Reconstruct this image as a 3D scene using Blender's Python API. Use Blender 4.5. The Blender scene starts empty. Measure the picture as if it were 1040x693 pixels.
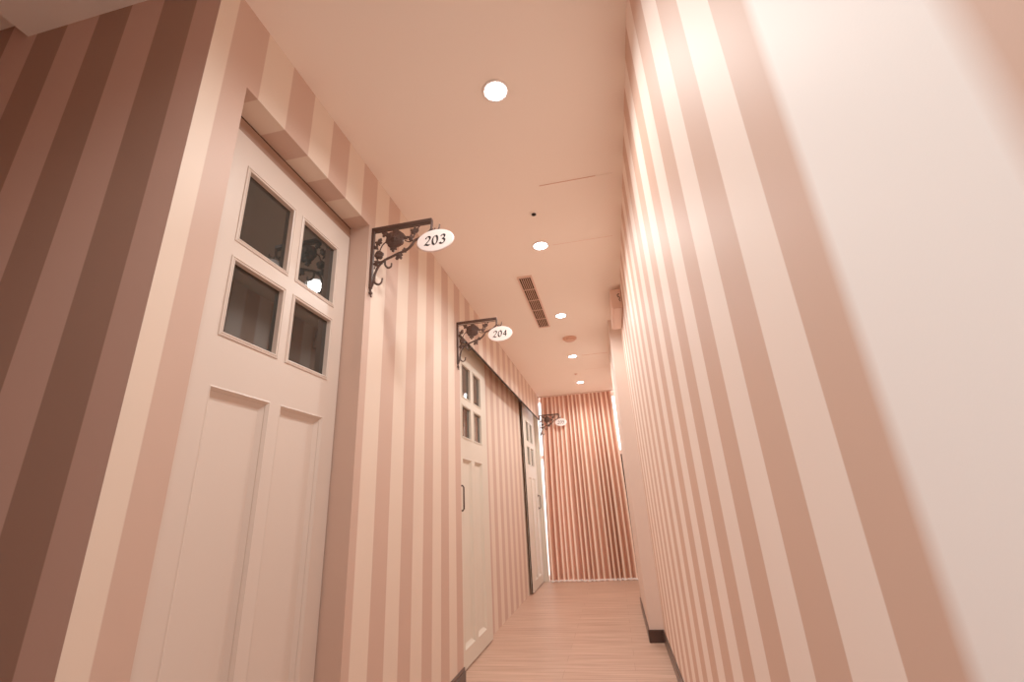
import bpy, bmesh, math, random
from mathutils import Vector, Matrix
random.seed(7)
C = bpy.context.scene.collection
PI = math.pi

# ---------------------------------------------------------------- dimensions
XL, XR, H = -0.982, 0.244, 2.6          # corridor faces, ceiling
XREC = -1.13                            # recessed wall behind the sliding doors
YC = 0.75                               # corner where the corridor begins
P0L, P0N, P0R = 0.808, -1.732, 0.694    # wallpaper phases (dark stripe starts)
PER, DW = 0.262, 0.131

# ---------------------------------------------------------------- materials
def srgb(r, g, b):
    f = lambda c: (c / 12.92) if c <= 0.04045 else ((c + 0.055) / 1.055) ** 2.4
    return (f(r / 255), f(g / 255), f(b / 255), 1.0)

def mat(name, col, rough=0.5, spec=0.5, metal=0.0, noise=0.0, nscale=60, bump=0.0, emit=None, estr=0):
    m = bpy.data.materials.new(name); m.use_nodes = True
    nt = m.node_tree; b = nt.nodes['Principled BSDF']
    b.inputs['Base Color'].default_value = col
    b.inputs['Roughness'].default_value = rough
    b.inputs['Specular IOR Level'].default_value = spec
    b.inputs['Metallic'].default_value = metal
    if emit:
        b.inputs['Emission Color'].default_value = emit
        b.inputs['Emission Strength'].default_value = estr
    if noise or bump:
        tc = nt.nodes.new('ShaderNodeTexCoord')
        n = nt.nodes.new('ShaderNodeTexNoise'); n.inputs['Scale'].default_value = nscale
        n.inputs['Detail'].default_value = 3
        nt.links.new(tc.outputs['Object'], n.inputs['Vector'])
        if noise:
            mx = nt.nodes.new('ShaderNodeMix'); mx.data_type = 'RGBA'
            mx.inputs['A'].default_value = col
            mx.inputs['B'].default_value = tuple(c * (1 - noise) for c in col[:3]) + (1,)
            nt.links.new(n.outputs['Fac'], mx.inputs['Factor'])
            nt.links.new(mx.outputs['Result'], b.inputs['Base Color'])
        if bump:
            bp = nt.nodes.new('ShaderNodeBump'); bp.inputs['Strength'].default_value = bump
            bp.inputs['Distance'].default_value = 0.002
            nt.links.new(n.outputs['Fac'], bp.inputs['Height'])
            nt.links.new(bp.outputs['Normal'], b.inputs['Normal'])
    return m

def wallpaper(name, light, dark, phase_y, phase_x, rough, spec, near=None):
    """vertical two-tone stripes; runs along Y on faces that look sideways and along X on the others"""
    m = bpy.data.materials.new(name); m.use_nodes = True
    nt = m.node_tree; b = nt.nodes['Principled BSDF']; N = nt.nodes.new; L = nt.links.new
    def math_(op, a, c=None, clamp=False):
        n = N('ShaderNodeMath'); n.operation = op; n.use_clamp = clamp
        for i, v in enumerate((a, c)):
            if v is None: continue
            if isinstance(v, (int, float)): n.inputs[i].default_value = v
            else: L(v, n.inputs[i])
        return n.outputs[0]
    g = N('ShaderNodeNewGeometry'); sp = N('ShaderNodeSeparateXYZ'); sn = N('ShaderNodeSeparateXYZ')
    L(g.outputs['Position'], sp.inputs[0]); L(g.outputs['True Normal'], sn.inputs[0])
    facing_y = math_('GREATER_THAN', math_('ABSOLUTE', sn.outputs['Y']), 0.6)
    cy = math_('SUBTRACT', sp.outputs['Y'], phase_y); cx = math_('SUBTRACT', sp.outputs['X'], phase_x)
    co = N('ShaderNodeMix'); co.data_type = 'FLOAT'
    L(facing_y, co.inputs['Factor']); L(cy, co.inputs['A']); L(cx, co.inputs['B'])
    fr = math_('FRACT', math_('DIVIDE', co.outputs['Result'], PER))
    # soft-edged step: dark while fr in 0..0.5
    e = 0.012
    up = math_('DIVIDE', fr, e, True)
    dn = math_('DIVIDE', math_('SUBTRACT', 0.5 + e, fr), e, True)
    dk = math_('MULTIPLY', up, dn)
    mx = N('ShaderNodeMix'); mx.data_type = 'RGBA'
    mx.inputs['A'].default_value = light; mx.inputs['B'].default_value = dark
    L(dk, mx.inputs['Factor'])
    col = mx.outputs['Result']
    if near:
        y0, y1, sheen_col, e2 = near
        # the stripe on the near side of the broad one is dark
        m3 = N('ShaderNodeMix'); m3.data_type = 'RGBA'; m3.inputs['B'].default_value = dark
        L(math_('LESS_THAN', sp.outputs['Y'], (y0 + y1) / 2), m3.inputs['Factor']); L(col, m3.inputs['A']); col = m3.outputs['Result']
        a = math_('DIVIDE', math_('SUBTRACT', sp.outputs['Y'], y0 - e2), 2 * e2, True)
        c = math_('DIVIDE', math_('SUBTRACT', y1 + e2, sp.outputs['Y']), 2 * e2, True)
        m2 = N('ShaderNodeMix'); m2.data_type = 'RGBA'; m2.inputs['B'].default_value = sheen_col
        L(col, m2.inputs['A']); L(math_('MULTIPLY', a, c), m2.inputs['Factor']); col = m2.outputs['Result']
    nz = N('ShaderNodeTexNoise'); nz.inputs['Scale'].default_value = 3.0; nz.inputs['Detail'].default_value = 2
    L(g.outputs['Position'], nz.inputs['Vector'])
    hs = N('ShaderNodeHueSaturation'); L(col, hs.inputs['Color'])
    L(math_('ADD', math_('MULTIPLY', nz.outputs['Fac'], 0.06), 0.97), hs.inputs['Value'])
    L(hs.outputs['Color'], b.inputs['Base Color'])
    fn = N('ShaderNodeTexNoise'); fn.inputs['Scale'].default_value = 260; L(g.outputs['Position'], fn.inputs['Vector'])
    bp = N('ShaderNodeBump'); bp.inputs['Strength'].default_value = 0.06; bp.inputs['Distance'].default_value = 0.001
    L(fn.outputs['Fac'], bp.inputs['Height']); L(bp.outputs['Normal'], b.inputs['Normal'])
    b.inputs['Roughness'].default_value = rough; b.inputs['Specular IOR Level'].default_value = spec
    return m

def wood_floor():
    m = bpy.data.materials.new('floor_wood'); m.use_nodes = True
    nt = m.node_tree; b = nt.nodes['Principled BSDF']; N = nt.nodes.new; L = nt.links.new
    tc = N('ShaderNodeTexCoord')
    br = N('ShaderNodeTexBrick'); br.offset = 0.37
    br.inputs['Color1'].default_value = srgb(206, 168, 146); br.inputs['Color2'].default_value = srgb(198, 158, 136)
    br.inputs['Mortar'].default_value = srgb(176, 136, 114)
    br.inputs['Scale'].default_value = 1.0; br.inputs['Mortar Size'].default_value = 0.0015
    br.inputs['Brick Width'].default_value = 1.2; br.inputs['Row Height'].default_value = 0.15
    L(tc.outputs['Object'], br.inputs['Vector'])
    mp = N('ShaderNodeMapping'); mp.inputs['Scale'].default_value = (1.2, 26, 1)
    L(tc.outputs['Object'], mp.inputs['Vector'])
    nz = N('ShaderNodeTexNoise'); nz.inputs['Scale'].default_value = 1.6; nz.inputs['Detail'].default_value = 5
    L(mp.outputs[0], nz.inputs['Vector'])
    rp = N('ShaderNodeValToRGB'); rp.color_ramp.elements[0].position = 0.35; rp.color_ramp.elements[1].position = 0.7
    rp.color_ramp.elements[0].color = (0.62, 0.55, 0.49, 1); rp.color_ramp.elements[1].color = (1, 1, 1, 1)
    L(nz.outputs['Fac'], rp.inputs['Fac'])
    mx = N('ShaderNodeMix'); mx.data_type = 'RGBA'; mx.blend_type = 'MULTIPLY'; mx.inputs['Factor'].default_value = 0.9
    L(br.outputs['Color'], mx.inputs['A']); L(rp.outputs['Color'], mx.inputs['B'])
    L(mx.outputs['Result'], b.inputs['Base Color'])
    b.inputs['Roughness'].default_value = 0.38; b.inputs['Specular IOR Level'].default_value = 0.4
    return m

def curtain_mat():
    m = bpy.data.materials.new('curtain_cloth'); m.use_nodes = True
    nt = m.node_tree; N = nt.nodes.new; L = nt.links.new
    out = nt.nodes['Material Output']; nt.nodes.remove(nt.nodes['Principled BSDF'])
    uv = N('ShaderNodeUVMap'); uv.uv_map = 'UVMap'
    sp = N('ShaderNodeSeparateXYZ'); L(uv.outputs[0], sp.inputs[0])
    w = N('ShaderNodeMath'); w.operation = 'MULTIPLY'; w.inputs[1].default_value = 17.0; L(sp.outputs['X'], w.inputs[0])
    fr = N('ShaderNodeMath'); fr.operation = 'FRACT'; L(w.outputs[0], fr.inputs[0])
    rp = N('ShaderNodeValToRGB'); cr = rp.color_ramp
    cr.elements[0].position = 0.0; cr.elements[0].color = srgb(198, 144, 120)
    cr.elements[1].position = 1.0; cr.elements[1].color = srgb(198, 144, 120)
    for p, c in ((0.2, (176, 120, 98)), (0.45, (196, 142, 118)), (0.60, (208, 156, 132)), (0.66, (248, 222, 200)), (0.79, (248, 224, 204)), (0.88, (206, 154, 130))):  # stripes with lit fold fronts and shaded fold backs put into the colour
        el = cr.elements.new(p); el.color = srgb(*c)
    L(fr.outputs[0], rp.inputs['Fac'])
    d = N('ShaderNodeBsdfDiffuse'); t = N('ShaderNodeBsdfTranslucent'); mx = N('ShaderNodeMixShader')
    mx.inputs[0].default_value = 0.06
    L(rp.outputs['Color'], d.inputs['Color']); L(rp.outputs['Color'], t.inputs['Color'])
    L(d.outputs[0], mx.inputs[1]); L(t.outputs[0], mx.inputs[2]); L(mx.outputs[0], out.inputs['Surface'])
    return m

M = {}
M['paper'] = wallpaper('striped_wallpaper', srgb(223, 203, 185), srgb(198, 166, 149), P0L, -1.1135, 0.5, 0.25)
M['paper_dimmed'] = wallpaper('striped_wallpaper_dimmed', srgb(196, 156, 140), srgb(152, 116, 100), P0L, P0N, 0.55, 0.2)  # darker copy of the paper, the hall's dim light put into its colour
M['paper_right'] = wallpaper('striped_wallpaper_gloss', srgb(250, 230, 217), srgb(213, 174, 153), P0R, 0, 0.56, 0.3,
                             near=(0.254, 0.462, srgb(255, 250, 246), 0.014))  # flash-like sheen painted as one broad cream stripe on the near wall
M['ceiling'] = mat('ceiling_paint', srgb(253, 241, 229), 0.75, 0.2, noise=0.03, nscale=2)
M['pier'] = mat('pier_paint', srgb(224, 200, 186), 0.6, 0.3, noise=0.03, nscale=3)
M['floor'] = wood_floor()
M['door'] = mat('door_paint', srgb(211, 196, 184), 0.4, 0.4, noise=0.03, nscale=4)
M['door_far'] = mat('door_paint_far', srgb(216, 208, 192), 0.4, 0.4, noise=0.03, nscale=4)
M['glass'] = mat('dark_glass', (0.016, 0.0165, 0.015, 1), 0.03, 0.5, noise=0.1, nscale=2)
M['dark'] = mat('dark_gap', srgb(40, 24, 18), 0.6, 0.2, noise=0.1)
M['brown'] = mat('baseboard_brown', srgb(58, 36, 30), 0.35, 0.5, noise=0.15, nscale=12)
M['shade'] = mat('head_strip_shaded', srgb(150, 116, 97), 0.5, 0.3, noise=0.05)  # brown stands for the shadow in the door recess
M['iron'] = mat('wrought_iron', srgb(76, 54, 47), 0.5, 0.5, 0.3, noise=0.25, nscale=80, bump=0.3)
M['white'] = mat('white_plastic', srgb(246, 236, 230), 0.4, 0.5, noise=0.02)
M['plaque'] = mat('plaque_enamel', srgb(240, 224, 219), 0.25, 0.5, noise=0.02, nscale=20)
M['ink'] = mat('black_ink', srgb(26, 20, 20), 0.5, 0.3, noise=0.1)
M['box'] = mat('box_plastic', srgb(226, 190, 172), 0.5, 0.4, noise=0.03)
M['tan'] = mat('detector_plastic', srgb(226, 176, 152), 0.5, 0.4, noise=0.05)
M['lamp'] = mat('lamp_lens', srgb(255, 250, 240), 0.4, 0.5, emit=(1, 0.96, 0.9, 1), estr=14)
M['slot'] = mat('vent_dark', srgb(66, 44, 34), 0.8, 0.1, noise=0.2)
M['slat'] = mat('vent_slat', srgb(200, 160, 138), 0.5, 0.4, noise=0.05)
M['daylight'] = mat('frosted_daylight_pane', srgb(250, 248, 250), 0.5, 0.3, emit=(1, 0.97, 0.98, 1), estr=2.2)
M['dusk'] = mat('dark_pane', (0.02, 0.018, 0.016, 1), 0.1, 0.5, noise=0.4, nscale=9)
M['curtain'] = curtain_mat()

# ---------------------------------------------------------------- mesh helpers
class MB:
    def __init__(s): s.bm = bmesh.new()
    def box(s, x0, x1, y0, y1, z0, z1):
        v = [s.bm.verts.new((x, y, z)) for z in (z0, z1) for y in (y0, y1) for x in (x0, x1)]
        for f in ((0, 2, 3, 1), (4, 5, 7, 6), (0, 1, 5, 4), (2, 6, 7, 3), (0, 4, 6, 2), (1, 3, 7, 5)):
            s.bm.faces.new([v[i] for i in f])
        return s
    def poly(s, pts): s.bm.faces.new([s.bm.verts.new(p) for p in pts]); return s
    def prism(s, pts, d):
        """closed outline (list of points) extruded by vector d"""
        a = [s.bm.verts.new(p) for p in pts]; b = [s.bm.verts.new(Vector(p) + Vector(d)) for p in pts]
        n = len(pts); s.bm.faces.new(a[::-1]); s.bm.faces.new(b)
        for i in range(n): s.bm.faces.new((a[i], a[(i + 1) % n], b[(i + 1) % n], b[i]))
        return s
    def lathe(s, prof, c, axis='z', n=28):
        rings = []
        for r, h in prof:
            ring = []
            for k in range(n):
                a = 2 * PI * k / n
                if axis == 'z': p = (c[0] + r * math.cos(a), c[1] + r * math.sin(a), c[2] + h)
                else: p = (c[0] + r * math.cos(a), c[1] + h, c[2] + r * math.sin(a))
                ring.append(s.bm.verts.new(p))
            rings.append(ring)
        for a, b in zip(rings, rings[1:]):
            for k in range(n): s.bm.faces.new((a[k], a[(k + 1) % n], b[(k + 1) % n], b[k]))
        s.bm.faces.new(rings[0][::-1]); s.bm.faces.new(rings[-1]); return s
    def tube(s, pts, r, n=8, taper=None):
        pts = [Vector(p) for p in pts]; rings = []
        for i, p in enumerate(pts):
            t = (pts[min(i + 1, len(pts) - 1)] - pts[max(i - 1, 0)]).normalized()
            up = Vector((0, 1, 0)) if abs(t.y) < 0.9 else Vector((1, 0, 0))
            a = t.cross(up).normalized(); b = t.cross(a).normalized()
            rr = r if not taper else r * (taper[0] + (taper[1] - taper[0]) * i / (len(pts) - 1))
            rings.append([s.bm.verts.new(p + (a * math.cos(2 * PI * k / n) + b * math.sin(2 * PI * k / n)) * rr) for k in range(n)])
        for a, b in zip(rings, rings[1:]):
            for k in range(n): s.bm.faces.new((a[k], a[(k + 1) % n], b[(k + 1) % n], b[k]))
        s.bm.faces.new(rings[0][::-1]); s.bm.faces.new(rings[-1]); return s
    def build(s, name, m, parent=None, smooth=False, bevel=0):
        bmesh.ops.recalc_face_normals(s.bm, faces=s.bm.faces)
        me = bpy.data.meshes.new(name); s.bm.to_mesh(me); s.bm.free()
        if smooth:
            for p in me.polygons: p.use_smooth = True
        me.materials.append(m)
        o = bpy.data.objects.new(name, me); C.objects.link(o)
        if parent: o.parent = parent; o.matrix_parent_inverse = Matrix.Identity(4)
        if bevel:
            b = o.modifiers.new('bevel', 'BEVEL'); b.width = bevel; b.segments = 2; b.limit_method = 'ANGLE'
        return o

def smooth_path(pts, k=6):
    """Catmull-Rom through the points"""
    P = [Vector(p) for p in pts]; P = [P[0] * 2 - P[1]] + P + [P[-1] * 2 - P[-2]]; out = []
    for i in range(1, len(P) - 2):
        for j in range(k):
            t = j / k; a, b, c, d = P[i - 1:i + 3]
            out.append(0.5 * ((2 * b) + (c - a) * t + (2 * a - 5 * b + 4 * c - d) * t * t + (3 * b - a - 3 * c + d) * t ** 3))
    out.append(P[-2]); return out

def tag(o, label=None, cat=None, group=None, kind=None):
    for k, v in (('label', label), ('category', cat), ('group', group), ('kind', kind)):
        if v: o[k] = v
    return o
def thing(name, loc, label, cat, group=None, kind=None):
    o = bpy.data.objects.new(name, None); C.objects.link(o); o.location = loc; o.empty_display_size = 0.05
    return tag(o, label, cat, group, kind)
def copy_tree(o, parent=None):
    c = o.copy(); C.objects.link(c); c.parent = parent
    for ch in list(o.children): copy_tree(ch, c)
    return c
def struct(o, label=None, cat=None): return tag(o, label, cat, kind='structure')

# ---------------------------------------------------------------- room shell
YB, YE = -2.6, 7.2
struct(MB().box(-4.0, 0.40, YB, YE, -0.06, 0).build('floor', M['floor']), 'pale pinkish wood plank floor of the corridor', 'floor')
mb = MB().box(-1.77, 0.40, YB, YE, H, H + 0.16)
mb.box(-4.0, -1.77, YB, YE, H + 0.085, H + 0.16)                    # raised tray in the side hall
struct(mb.build('ceiling', M['ceiling']), 'smooth pink-beige plaster ceiling', 'ceiling')
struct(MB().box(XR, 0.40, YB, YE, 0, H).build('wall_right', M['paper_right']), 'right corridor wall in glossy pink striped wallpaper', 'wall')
# left corridor wall, one thick slab with the door recess cut out and a header over the sliding doors
mb = MB()
XI = -1.26
mb.box(XREC, XL, YC + 0.1, 0.892, 0, H).box(XREC, XL, 0.892, 1.674, 2.296, H).box(XREC, XL, 1.674, 3.02, 0, H)
mb.box(-0.998, XL, 3.02, 6.95, 2.24, H).box(XREC, -0.998, 3.02, 6.95, 2.47, H)
mb.box(XI, XREC, YC + 0.1, YE, 0, H)
struct(mb.build('wall_left', M['paper']), 'left corridor wall in pink striped wallpaper with sliding door recess', 'wall')
mb = MB().box(-4.0, XL - 0.0005, YC, YC + 0.1, 0, H + 0.085)
struct(mb.build('wall_front', M['paper_dimmed']), 'dim striped wall facing the camera left of the corner', 'wall')
mb = MB().box(XL - 0.0005, XL, YC, YC + 0.1, 0, H)
struct(mb.build('wall_corner', M['paper']), 'narrow striped corner return of the left wall', 'wall')
struct(MB().box(-4.1, -4.0, YB, YC + 0.1, 0, H + 0.16).build('wall_far_left', M['paper_dimmed']))
struct(MB().box(-4.1, 0.4, YB - 0.1, YB, 0, H + 0.16).build('wall_back', M['paper_dimmed']))
# white pier projecting from the right wall
struct(MB().box(0.139, XR, 4.06, 5.3, 0, H).build('wall_pier', M['pier'], bevel=0.003), 'plain pale pier projecting from the right wall', 'wall')

# baseboards
def base(name, x0, x1, y0, y1, h, lip):
    mb = MB().box(x0, x1, y0, y1, 0, h - 0.018)
    mb.box(x0 + lip[0], x1 - lip[1], y0 + lip[2], y1 - lip[3], h - 0.018, h)
    return struct(mb.build(name, M['brown'], bevel=0.002))
base('baseboard_left', XL, XL + 0.014, 1.69, 3.022, 0.135, (0, .005, 0, 0))
base('baseboard_right', XR - 0.012, XR, YB, 4.05, 0.085, (0.004, 0, 0, 0))
mb = MB().box(0.127, XR, 4.048, 4.06, 0, 0.085).box(0.127, 0.139, 4.06, 5.3, 0, 0.085)
struct(mb.build('baseboard_pier', M['brown'], bevel=0.002))
base('baseboard_corner', XL, XL + 0.014, YC, 0.89, 0.135, (0, .005, 0, 0))

# end window behind the curtain
wt = thing('window_1', (0, 7.15, 0), 'bright window behind the end curtain', 'window', kind='structure')
y = 0.0
mb = MB()
for z0, z1 in ((0, 0.06), (1.66, 1.72), (2.54, 2.6)): mb.box(-1.018, XR, y - .02, y + .03, z0, z1)
for x0, x1 in ((-0.42, -0.38), (0.205, XR)): mb.box(x0, x1, y - .02, y + .03, 0.06, 2.54)
mb.build('window_frame', M['white'], wt)
for x0, x1, z0, z1, mm in ((-1.018, -.42, .06, 1.66, 'daylight'), (-1.018, -.42, 1.72, 2.54, 'daylight'),
                           (-.38, .205, 1.72, 2.54, 'daylight'), (-.38, .205, .06, 1.66, 'dusk')):
    MB().box(x0, x1, y, y + .008, z0, z1).build('window_pane', M[mm], wt)
struct(MB().box(-1.26, 0.4, YE, YE + 0.1, 0, H).build('wall_end', M['pier']))
# end stile past the last door
struct(MB().box(XREC, -1.02, 7.01, 7.14, 0, H).build('trim_1', M['door_far'], bevel=0.002), 'pale end stile between the last door and the curtain', 'trim')
# sliding track under the header
mb = MB().box(-0.999, -0.9835, 3.022, 6.94, 2.231, 2.24).box(-1.06, -1.03, 3.022, 6.94, 2.44, 2.47)
struct(mb.build('trim_2', M['dark']), 'dark sliding door track under the left header', 'track')
# head of the first door recess, its shadow put into the strip's colour
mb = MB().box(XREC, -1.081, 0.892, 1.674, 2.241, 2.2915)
struct(mb.build('trim_3', M['shade']), 'head strip above the first door, coloured brown for its shadow', 'trim')
mb = MB().box(XREC, -1.0795, 0.892, 1.674, 2.2915, 2.2958).box(XREC, -1.083, 1.668, 1.6735, 0, 2.29)
struct(mb.build('trim_4', M['dark']), 'thin dark gap around the first door', 'trim')

# ---------------------------------------------------------------- doors
def make_door(name, y0, y1, xf, th, top, z0, cols, m, label, handle=None, edge=False):
    """a leaf with four glass panes over two tall sunk panels; its face looks along +X at xf"""
    rt = thing(name, (xf, (y0 + y1) / 2, z0), label, 'door', kind='structure')
    yc = (y0 + y1) / 2
    c = [(a - yc, b - yc) for a, b in cols]
    rows = [(0.117, 1.372), (1.525, 1.787), (1.846, 2.132)]
    a0, a1 = y0 - yc, y1 - yc
    ys = [a0, c[0][0], c[0][1], c[1][0], c[1][1], a1]
    zs = [0] + [v - z0 for r in rows for v in r] + [top - z0]
    mb = MB()
    # stiles and mullion
    for i in (0, 4): mb.box(-th, 0, ys[i], ys[i + 1], 0, top - z0)
    mb.box(-th, 0, ys[2], ys[3], 0, top - z0)
    for i in (0, 2, 4, 6):
        for k in (1, 3): mb.box(-th, 0, ys[k], ys[k + 1], zs[i], zs[i + 1])
    mb.build('door_leaf', m, rt)
    def bevelled(ya, yb, za, zb, w, d, lip):
        mb = MB()
        o = [(ya, za), (yb, za), (yb, zb), (ya, zb)]; n = [(ya + w, za + w), (yb - w, za + w), (yb - w, zb - w), (ya + w, zb - w)]
        q = [(ya + w * .45, za + w * .45), (yb - w * .45, za + w * .45), (yb - w * .45, zb - w * .45), (ya + w * .45, zb - w * .45)]
        rings = [[(lip * 0, *p) for p in o], [(lip, *p) for p in [(ya + .004, za + .004), (yb - .004, za + .004), (yb - .004, zb - .004), (ya + .004, zb - .004)]],
                 [(-d * .35, *p) for p in q], [(-d * .5, *p) for p in q], [(-d, *p) for p in n]]
        V = [[mb.bm.verts.new(p) for p in r] for r in rings]
        for r, t in zip(V, V[1:]):
            for k in range(4): mb.bm.faces.new((r[k], r[(k + 1) % 4], t[(k + 1) % 4], t[k]))
        return mb
    def bead(ya, yb, za, zb):
        mb = MB(); R = []
        for ins, d in ((-.003, 0.0), (-.003, .003), (.001, .0045), (.003, .0015), (.005, .0015), (.007, .004), (.010, .003), (.011, -.0145)):
            R.append([mb.bm.verts.new((d, *p)) for p in ((ya + ins, za + ins), (yb - ins, za + ins), (yb - ins, zb - ins), (ya + ins, zb - ins))])
        for r, t in zip(R, R[1:]):
            for k in range(4): mb.bm.faces.new((r[k], r[(k + 1) % 4], t[(k + 1) % 4], t[k]))
        return mb
    for ya, yb in c:
        for ri, (za, zb) in enumerate(rows):
            za -= z0; zb -= z0
            if ri == 0:
                p = MB().box(-th + .001, -min(0.020, th * .7), ya, yb, za, zb).build('panel', m, rt)
                bevelled(ya, yb, za, zb, 0.028, min(0.020, th * .7), 0.0015).build('panel_moulding', m, p)
            else:
                p = MB().box(-th * .98, -0.0145, ya, yb, za, zb).build('glass_pane', M['glass'], rt)
                p['label'] = 'dark reflective glass pane'
                bead(ya, yb, za, zb).build('glazing_bead', m, p)
    if handle:
        hy, hz, hl = handle; hy -= yc; hz -= z0
        pts = [(0, hy, hz - hl), (0.026, hy, hz - hl), (0.034, hy, hz - hl + .012), (0.034, hy, hz + hl - .012), (0.026, hy, hz + hl), (0, hy, hz + hl)]
        hm = MB().tube(pts, 0.0065)
        for sgn in (-1, 1): hm.box(0, 0.004, hy - .011, hy + .011, hz + sgn * hl - .02, hz + sgn * hl + .02)
        h = hm.build('handle', M['iron'], rt); h['label'] = 'dark iron pull handle'
    if edge:  # dark strip stands for the shade on the leaf edge
        e = MB().box(-.012, 0.001, a0 - 0.008, a0, 0, top - z0).build('edge_shade', M['dark'], rt); e['label'] = 'dark line painted for the shade on the near edge'
    return rt
make_door('door_1', 0.945, 1.667, -1.078, 0.045, 2.238, 0.008, [(1.045, 1.292), (1.337, 1.586)], M['door'],
          'white panelled door with four dark panes in the recess by sign 203')
make_door('door_2', 3.16, 4.125, -1.088, 0.038, 2.43, 0.012, [(3.385, 3.63), (3.70, 3.945)], M['door_far'],
          'white panelled sliding door with four panes beyond sign 204', handle=(3.30, 1.08, 0.085))
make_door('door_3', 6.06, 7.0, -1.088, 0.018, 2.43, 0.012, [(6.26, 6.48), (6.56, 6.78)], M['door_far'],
          'white panelled sliding door with shaded near edge beside the curtain', handle=(6.93, 1.05, 0.085), edge=True)

# ---------------------------------------------------------------- curtain
ct = thing('curtain', (0, 6.97, 0), 'floor-length pinkish brown striped curtain with painted lit folds gathered across the corridor end', 'curtain')
mb = MB(); NX, NZ = 540, 26
uvs = {}
grid = []
xa0, xb0, xa1, xb1 = -1.003, 0.178, -0.955, 0.138      # bottom and top edges
for j in range(NZ + 1):
    t = j / NZ; row = []
    for i in range(NX + 1):
        u = i / NX
        uu = u + 0.006 * math.sin(u * 23 + 1.3) + 0.003 * math.sin(u * 61)
        tt = t ** 1.6
        x = (xa0 + (xa1 - xa0) * tt) + u * ((xb0 + (xb1 - xb0) * tt) - (xa0 + (xa1 - xa0) * tt))
        ph = uu * 2 * PI * 17
        amp = 0.027 + 0.011 * math.sin(u * 17 + 0.6)
        amp *= 0.55 + 0.45 * (1 - t) ** 0.5
        yy = amp * math.sin(ph) + 0.008 * math.sin(ph * 0.5 + 1 + 0.5 * t) + 0.012 * (1 - t) * math.sin(u * 9)
        if t > 0.95: yy = yy * 0.7 + 0.008 * math.sin(ph * 2)
        z = 0.018 + (2.585 - 0.018) * t + (0.006 * math.sin(ph * 0.5) if j == 0 else 0)
        v = mb.bm.verts.new((x + 0.004 * math.cos(ph), yy, z)); row.append(v); uvs[v.index if False else id(v)] = (uu, t)
    grid.append(row)
layer = mb.bm.loops.layers.uv.new('UVMap')
for j in range(NZ):
    for i in range(NX):
        f = mb.bm.faces.new((grid[j][i], grid[j][i + 1], grid[j + 1][i + 1], grid[j + 1][i]))
        for lp, (a, b) in zip(f.loops, ((i, j), (i + 1, j), (i + 1, j + 1), (i, j + 1))):
            u = a / NX; lp[layer].uv = (u + 0.006 * math.sin(u * 23 + 1.3) + 0.003 * math.sin(u * 61), b / NZ)
mb.build('cloth', M['curtain'], ct, smooth=True)
mb = MB()
for j in range(1):
    for i in range(0, NX):
        pass
pts = []
for i in range(0, NX + 1, 3):
    u = i / NX; uu = u + 0.006 * math.sin(u * 23 + 1.3) + 0.003 * math.sin(u * 61); ph = uu * 2 * PI * 17
    amp = 0.027 + 0.011 * math.sin(u * 17 + 0.6)
    pts.append((xa0 + u * (xb0 - xa0) + 0.004 * math.cos(ph), amp * math.sin(ph) + 0.012 * math.sin(u * 9) - 0.004, 0.012))
h = mb.tube(pts, 0.011, 6).build('hem', M['white'], ct); h['label'] = 'wavy hem at the floor, white for the light beneath'  # white colour stands for the light under the curtain
MB().box(-1.06, 0.20, -0.03, 0.03, 2.585, 2.6).build('curtain_rail', M['pier'], ct)

# ---------------------------------------------------------------- hanging door signs
# outline points traced on a 425 x 470 grid: u along the arm, v down the wall plate
BW, BH = 0.304, 0.368
def L2(px, py):
    dx, dy = px - 55, py - 160
    det = 425 * 470 - (-75) * (-25)
    u = (dx * 470 - dy * (-25)) / det; v = (dy * 425 - dx * (-75)) / det
    return (u * BW, 0.0, -v * BH)
def disc(mb, cx, cz, r, n=22, th=0.006, wob=0.0, ph=0, dome=0.004):
    outer = []; 
    for k in range(n):
        a = 2 * PI * k / n; rr = r * (1 + wob * math.sin(5 * a + ph) + wob * .5 * math.sin(8 * a + 2 * ph))
        outer.append((cx + rr * math.cos(a), cz + rr * math.sin(a)))
    f = [mb.bm.verts.new((x, -th, z)) for x, z in outer]; b = [mb.bm.verts.new((x, th, z)) for x, z in outer]
    cf = mb.bm.verts.new((cx, -th - dome, cz)); cb = mb.bm.verts.new((cx, th + dome, cz))
    for k in range(n):
        k2 = (k + 1) % n
        mb.bm.faces.new((f[k], f[k2], b[k2], b[k])); mb.bm.faces.new((cf, f[k2], f[k])); mb.bm.faces.new((cb, b[k], b[k2]))
def leaf(mb, cx, cz, r, ang, lobes=5):
    pts = []
    n = lobes * 4
    for k in range(n):
        a = 2 * PI * k / n
        rr = r * (0.55 + 0.45 * abs(math.cos(lobes * a / 2)) ** 0.7) * (0.8 + 0.2 * math.cos(a))
        pts.append((cx + rr * math.cos(a + ang), cz + rr * math.sin(a + ang)))
    th = 0.003
    f = [mb.bm.verts.new((x, -th, z)) for x, z in pts]; b = [mb.bm.verts.new((x, th, z)) for x, z in pts]
    cf = mb.bm.verts.new((cx, -th - .003, cz)); cb = mb.bm.verts.new((cx, th + .003, cz))
    for k in range(n):
        k2 = (k + 1) % n
        mb.bm.faces.new((f[k], f[k2], b[k2], b[k])); mb.bm.faces.new((cf, f[k2], f[k])); mb.bm.faces.new((cb, b[k], b[k2]))
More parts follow.
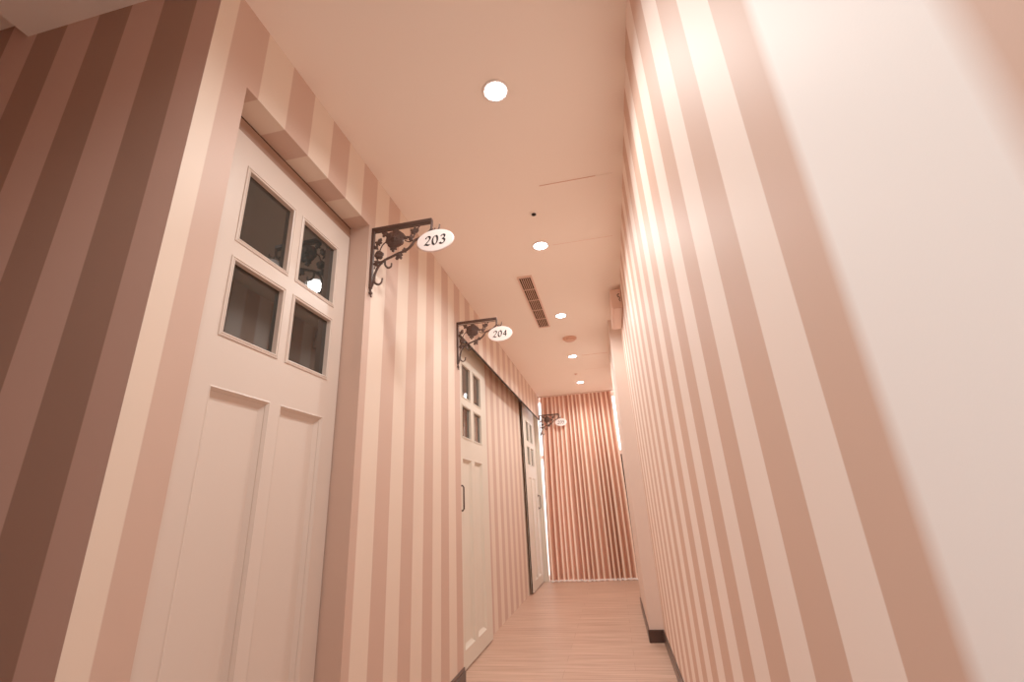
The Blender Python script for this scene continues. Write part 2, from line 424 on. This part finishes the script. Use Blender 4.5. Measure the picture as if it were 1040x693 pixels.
def make_bracket(loc, label):
    rt = thing('sign_bracket', loc, label, 'bracket', 'wrought iron sign brackets')
    I = M['iron']
    # wall plate with a drop finial
    mb = MB().box(0, 0.013, -0.009, 0.009, -0.315, 0.0)
    mb.build('wall_plate', I, rt, bevel=0.002)
    mb = MB(); disc(mb, 0.0085, -0.337, 0.0085, 14, 0.005); mb.tube([(0.006, 0, -0.313), (0.007, 0, -0.330)], 0.0055); mb.tube([(0.009, 0, -0.343), (0.012, 0, -0.358)], 0.0045)
    mb.build('finial', I, rt, smooth=False)
    MB().box(0, BW, -0.009, 0.009, -0.012, 0.006).build('arm', I, rt, bevel=0.002)
    MB().tube([(0.013, 0, -0.021), (BW - 0.006, 0, -0.021)], 0.0028).build('rail', I, rt)
    br = smooth_path([L2(*p) for p in ((477, 95), (470, 150), (440, 185), (400, 210), (355, 230), (330, 265), (290, 300), (240, 320), (190, 345), (140, 370), (100, 410), (75, 460), (65, 510), (45, 560))], 5)
    MB().tube(br, 0.0062).build('brace', I, rt)
    for sc_, r in ((((65, 490), (75, 522), (98, 532), (118, 518), (126, 490)), .0055), (((145, 372), (146, 402), (165, 420), (186, 410), (190, 388)), .0055),
                   (((472, 130), (480, 155), (498, 163), (520, 150), (529, 118)), .0048)):
        MB().tube(smooth_path([L2(*p) for p in sc_], 5), r, taper=(1, .75)).build('scroll', I, rt)
    for st in (((165, 235), (130, 262), (110, 300), (100, 340)), ((285, 232), (315, 240), (340, 228)), ((100, 350), (80, 390), (70, 430)), ((345, 210), (360, 170), (390, 130)), ((95, 300), (85, 260), (108, 230))):
        MB().tube(smooth_path([L2(*p) for p in st], 4), 0.0032).build('stem', I, rt)
    # big rose: petals round a bud
    mb = MB(); cx, _, cz = L2(218, 222)
    disc(mb, cx, cz, 0.046, 26, 0.004, 0.07, 0.4)
    for k in range(6):
        a = k * PI / 3 + 0.3; disc(mb, cx + 0.026 * math.cos(a), cz + 0.024 * math.sin(a), 0.022, 14, 0.008, 0.05, k)
    for k in range(4):
        a = k * PI / 2; disc(mb, cx + 0.011 * math.cos(a), cz + 0.011 * math.sin(a), 0.014, 12, 0.012, 0.05, k)
    disc(mb, cx, cz, 0.009, 12, 0.016)
    mb.build('rose', I, rt)
    mb = MB(); cx, _, cz = L2(103, 335)
    disc(mb, cx, cz, 0.021, 20, 0.004, 0.1)
    for k in range(4):
        a = k * PI / 2 + .4; disc(mb, cx + 0.010 * math.cos(a), cz + 0.010 * math.sin(a), 0.011, 12, 0.008)
    mb.build('rosebud', I, rt)
    for (px, py, r, a) in ((205, 285, .022, -1.7), (150, 190, .022, 2.6), (245, 335, .026, -2.3), (278, 300, .017, .3), (348, 172, .025, 1.2), (330, 212, .020, 2.8), (368, 158, .014, .8),
                           (98, 255, .022, 1.4), (82, 285, .015, 2.2), (85, 385, .022, -1.4), (112, 385, .014, -.6), (110, 232, .012, 1.0), (290, 215, .014, .5)):
        mb = MB(); cx, _, cz = L2(px, py); leaf(mb, cx, cz, r, a); mb.build('leaf', I, rt)
    return rt

DIG = {
 '2': [[(.08, .74), (.14, .90), (.30, .99), (.48, .93), (.53, .76), (.44, .55), (.27, .32), (.08, .10), (.03, .03)], [(.03, .05), (.20, .10), (.38, .04), (.50, .03), (.58, .13)]],
 '0': [[(.30, .98), (.13, .86), (.05, .58), (.09, .24), (.25, .03), (.42, .08), (.54, .34), (.53, .68), (.43, .92), (.30, .98)]],
 '3': [[(.10, .80), (.17, .94), (.33, .99), (.47, .88), (.46, .70), (.36, .58), (.24, .54)], [(.24, .54), (.42, .50), (.53, .34), (.47, .12), (.30, .02), (.13, .06), (.06, .18)]],
 '4': [[(.42, .98), (.25, .68), (.04, .34)], [(.03, .33), (.30, .32), (.62, .34)], [(.43, .98), (.43, .50), (.42, .02)]],
 '5': [[(.52, .95), (.32, .93), (.17, .95)], [(.17, .95), (.14, .75), (.12, .56)], [(.12, .56), (.30, .62), (.47, .54), (.53, .34), (.45, .12), (.28, .02), (.12, .06), (.05, .16)]],
}
def number_mesh(txt, h, slant=0.12):
    mb = MB(); adv = 0.78; tw = adv * len(txt) - 0.20
    for ci, ch in enumerate(txt):
        for st in DIG[ch]:
            pts = smooth_path([(x, 0, z) for x, z in st], 6) if len(st) > 2 else [Vector((x, 0, z)) for x, z in st]
            left, right = [], []
            for i, p in enumerate(pts):
                t = pts[min(i + 1, len(pts) - 1)] - pts[max(i - 1, 0)]
                a = math.atan2(t.z, t.x); nx, nz = -math.sin(a), math.cos(a)
                w = math.sqrt((0.100 * math.sin(a - 0.65)) ** 2 + 0.052 ** 2)
                for lst, s in ((left, 1), (right, -1)):
                    X, Z = p.x + s * nx * w, p.z + s * nz * w
                    lst.append((((X + ci * adv - tw / 2) + slant * (Z - .5)) * h, Z * h - h / 2))
            for i in range(len(pts) - 1):
                q = [left[i], left[i + 1], right[i + 1], right[i]]
                mb.poly([(x, 0, z) for x, z in q])
    return mb
def make_plaque(loc, txt, label):
    rt = thing('sign_plaque', loc, label, 'sign', 'oval door number signs')
    n = 48; a, b = 0.089, 0.057
    mb = MB(); prof = ((0.0, .96), (-0.003, 1.0), (-0.008, 1.0), (-0.011, .95))
    rings = [[mb.bm.verts.new((a * s * math.cos(2 * PI * k / n), yy + 0.0055, b * s * math.sin(2 * PI * k / n))) for k in range(n)] for yy, s in prof]
    for r, t in zip(rings, rings[1:]):
        for k in range(n): mb.bm.faces.new((r[k], r[(k + 1) % n], t[(k + 1) % n], t[k]))
    mb.bm.faces.new(rings[0]); mb.bm.faces.new(rings[-1][::-1])
    mb.build('plaque', M['plaque'], rt)
    nm = number_mesh(txt, 0.046).build('number', M['ink'], rt); nm.location = (0, -0.0062, 0)
    nm['label'] = 'black hand-lettered number ' + txt
    # two short links up to the arm
    MB().tube([(-.004, 0, b - .003), (-.006, 0.012, b + .018), (-.012, 0.021, b + 0.024)], 0.0026).build('hanger', M['iron'], rt)
    return rt
for (yb, txt, zt, xw, lb, lp) in ((1.705, '203', 2.288, XL, 'dark wrought iron rose bracket holding the oval 203 sign', 'white oval door sign reading 203 hanging from its iron bracket'),
                          (2.965, '204', 2.294, XL, 'dark wrought iron rose bracket holding the oval 204 sign', 'white oval door sign reading 204 hanging from its iron bracket'),
                          (6.915, '205', 2.30, XL, 'dark wrought iron rose bracket holding the oval 205 sign', 'white oval door sign reading 205 in front of the curtain')):
    make_bracket((xw, yb, zt), lb)
    make_plaque((xw + BW + 0.026, yb - 0.027, zt - 0.136), txt, lp)

# ---------------------------------------------------------------- ceiling fittings
LX = -0.274
LY = [1.365, 2.583, 3.80, 5.05, 6.296]
names = ['bright recessed round ceiling downlight nearest the camera, larger than the rest', 'recessed round ceiling downlight between the access hatch and the black sprinkler dot',
         'recessed round ceiling downlight beside the far end of the slotted air vent', 'recessed round ceiling downlight just past the smoke detector', 'recessed round ceiling downlight closest to the curtain']
def make_downlight():
    rt = thing('downlight', (0, 0, 0), '', 'ceiling light', 'ceiling downlights')
    mb = MB(); prof = ((0.044, 0.0), (0.055, -0.001), (0.056, -0.003), (0.050, -0.005), (0.044, -0.004))
    n = 32; R = [[mb.bm.verts.new((r * math.cos(2 * PI * k / n), r * math.sin(2 * PI * k / n), h)) for k in range(n)] for r, h in prof]
    for a, b in zip(R, R[1:] + R[:1]):
        for k in range(n): mb.bm.faces.new((a[k], a[(k + 1) % n], b[(k + 1) % n], b[k]))
    mb.build('trim_ring', M['white'], rt, smooth=True)
    MB().lathe(((0.0435, -0.001), (0.0435, -0.003), (0.032, -0.006), (0.012, -0.008)), (0, 0, 0), n=28).build('lens', M['lamp'], rt, smooth=True)
    return rt
dl = make_downlight()
for i, yy in enumerate(LY):
    o = dl if i == 0 else copy_tree(dl)
    o.location = (LX, yy, H); o['label'] = names[i]

# slotted air vent
vt = thing('air_vent', (-0.456, 3.49, H), 'long dark slotted air vent in the ceiling over the left side', 'vent')
VW, VL = 0.044, 0.515
MB().box(-VW, VW, -VL, VL, -0.004, -0.0005).build('backing', M['slot'], vt)
mb = MB()
for s in (-1, 1):
    mb.box(*sorted((s * VW, s * (VW + 0.012))), -VL - .012, VL + .012, -0.010, 0)
    mb.box(-VW, VW, *sorted((s * VL, s * (VL + 0.012))), -0.010, 0)
mb.build('frame', M['box'], vt)
for k in range(1, 6):
    x = -VW + k * 2 * VW / 6; MB().box(x - .0022, x + .0022, -VL, VL, -0.008, -0.004).build('slat', M['slat'], vt)
for k in range(1, 5):
    yy = -VL + k * 2 * VL / 5; MB().box(-VW, VW, yy - .007, yy + .007, -0.009, -0.0082).build('crossbar', M['slat'], vt)

# access hatches: flush panels with a hairline gap
def hatch(cx, cy, w, l, label):
    rt = thing('access_hatch', (cx, cy, H), label, 'ceiling hatch', 'ceiling access hatches')
    MB().box(-w / 2, w / 2, -l / 2, l / 2, -0.0025, 0.004).build('panel', M['ceiling'], rt)
    mb = MB(); g = 0.0022
    for x1, ya in ((w / 2 * .55, -l / 2 - g), (w / 2, l / 2)):
        e = MB().box(-w / 2 - g, x1, ya, ya + g, -0.003, 0).build('gap', M['tan'], rt); e['label'] = 'thin dark gap line'
hatch(0.0, 2.295, 0.38, 0.60, 'flush square ceiling access hatch beside the second downlight')
hatch(0.02, 5.35, 0.38, 0.60, 'flush square ceiling access hatch near the far end by the pier')

# smoke detector
rt = thing('smoke_detector', (-0.252, 4.42, H), 'round tan smoke detector on the ceiling between two downlights', 'smoke detector')
MB().lathe(((0.070, 0), (0.072, -0.012), (0.066, -0.016)), (0, 0, 0), n=36).build('base', M['tan'], rt, smooth=True)
MB().lathe(((0.058, -0.016), (0.052, -0.030), (0.035, -0.037), (0.010, -0.039)), (0, 0, 0), n=36).build('cover', M['tan'], rt, smooth=True)
# sprinklers
def sprinkler(x, y, r, label, m1, m2):
    rt = thing('sprinkler', (x, y, H), label, 'sprinkler')
    MB().lathe(((r * 2.0, 0.004), (r * 2.0, -0.002), (r * 1.5, -0.004)), (0, 0, 0), n=24).build('escutcheon', m1, rt, smooth=True)
    MB().lathe(((r, -0.003), (r * 1.05, -0.010), (r * .6, -0.014), (r * .3, -0.016)), (0, 0, 0), n=20).build('head', m2, rt, smooth=True)
sprinkler(-0.26, 2.227, 0.013, 'small black sprinkler dot in the ceiling before the second downlight', M['ceiling'], M['ink'])
sprinkler(-0.30, 5.83, 0.012, 'small grey sprinkler in the ceiling before the farthest downlight', M['box'], M['tan'])

# box high on the right wall
rt = thing('junction_box', (XR, 3.57, 2.49), 'pale square box fixed high on the right wall under the ceiling', 'box')
MB().box(-0.086, 0, -0.24, 0.24, -0.08, 0.075).build('housing', M['box'], rt, bevel=0.006)
MB().box(-0.070, -0.006, -0.232, 0.23, -0.086, -0.079).build('cover_plate', M['box'], rt, bevel=0.002)
lp = smooth_path([(-0.016, -0.243, 0.03), (-0.030, -0.252, 0.022), (-0.030, -0.252, 0.004), (-0.016, -0.25, -0.004), (-0.022, -0.25, -0.024), (-0.014, -0.243, -0.034)], 5)
e = MB().tube(lp, 0.003).build('cord_loop', M['ink'], rt); e['label'] = 'short black looped cord'

# ---------------------------------------------------------------- lights
def spot(x, y, e, size=160, blend=0.6, col=(1, 0.93, 0.855), r=0.05):
    l = bpy.data.lights.new('downlight_lamp', 'SPOT'); l.energy = e; l.spot_size = math.radians(size); l.spot_blend = blend
    l.color = col; l.shadow_soft_size = r
    o = bpy.data.objects.new('downlight_lamp', l); C.objects.link(o); o.location = (x, y, H - 0.03); return o
for yy in LY: spot(LX, yy, 36 if yy > 6 else 27)
spot(-0.08, 0.02, 24); spot(LX, -1.075, 6)  # unseen downlights; the first set off the row to brighten the near right wall
l = bpy.data.lights.new('hall_fill', 'POINT'); l.energy = 4; l.color = (1, 0.95, 0.90); l.shadow_soft_size = 0.2
o = bpy.data.objects.new('hall_fill', l); C.objects.link(o); o.location = (-0.55, -1.1, 1.55)      # added fill light behind the camera, brightens the hall and right wall
l = bpy.data.lights.new('hall_fill_spot', 'SPOT'); l.energy = 34; l.color = (1, 0.95, 0.90); l.shadow_soft_size = 0.1  # added unseen spot, aimed to brighten the near right wall
l.spot_size = math.radians(62); l.spot_blend = 1.0
o = bpy.data.objects.new('hall_fill_spot', l); C.objects.link(o); o.location = (-0.75, -0.75, 1.75)
o.rotation_euler = (Vector((0.244, 0.36, 1.42)) - Vector(o.location)).to_track_quat('-Z', 'Y').to_euler()
w = bpy.data.worlds.new('world'); bpy.context.scene.world = w; w.use_nodes = True
w.node_tree.nodes['Background'].inputs[0].default_value = (1, 0.9, 0.85, 1)
w.node_tree.nodes['Background'].inputs[1].default_value = 0.3

# ---------------------------------------------------------------- camera
F, PIT, YAW, ROL, CH = 461.4138, 0.3498, 0.1912, -0.0561, 1.0017
FITX = None
cd = bpy.data.cameras.new('camera'); cam = bpy.data.objects.new('camera', cd); C.objects.link(cam)
cd.sensor_fit = 'HORIZONTAL'; cd.sensor_width = 36; cd.lens = 36 * F / 1040; cd.clip_start = 0.01
Rw = Matrix.Rotation(YAW, 3, 'Z') @ Matrix.Rotation(PIT, 3, 'X')
B = Matrix(((1, 0, 0), (0, 0, -1), (0, 1, 0)))
Rc = Matrix.Rotation(ROL, 3, 'Z') @ B @ Rw.transposed()      # world -> image (right, down, forward)
mw = Matrix((Rc[0], -Vector(Rc[1]), -Vector(Rc[2]))).transposed().to_4x4()
mw.translation = (0, 0, CH); cam.matrix_world = mw
sc = bpy.context.scene; sc.camera = cam
sc.view_settings.view_transform = 'Standard'; sc.view_settings.look = 'None'
sc.view_settings.exposure = 0.40; sc.view_settings.gamma = 1.3
sc.cycles.diffuse_bounces = 8; sc.cycles.max_bounces = 14
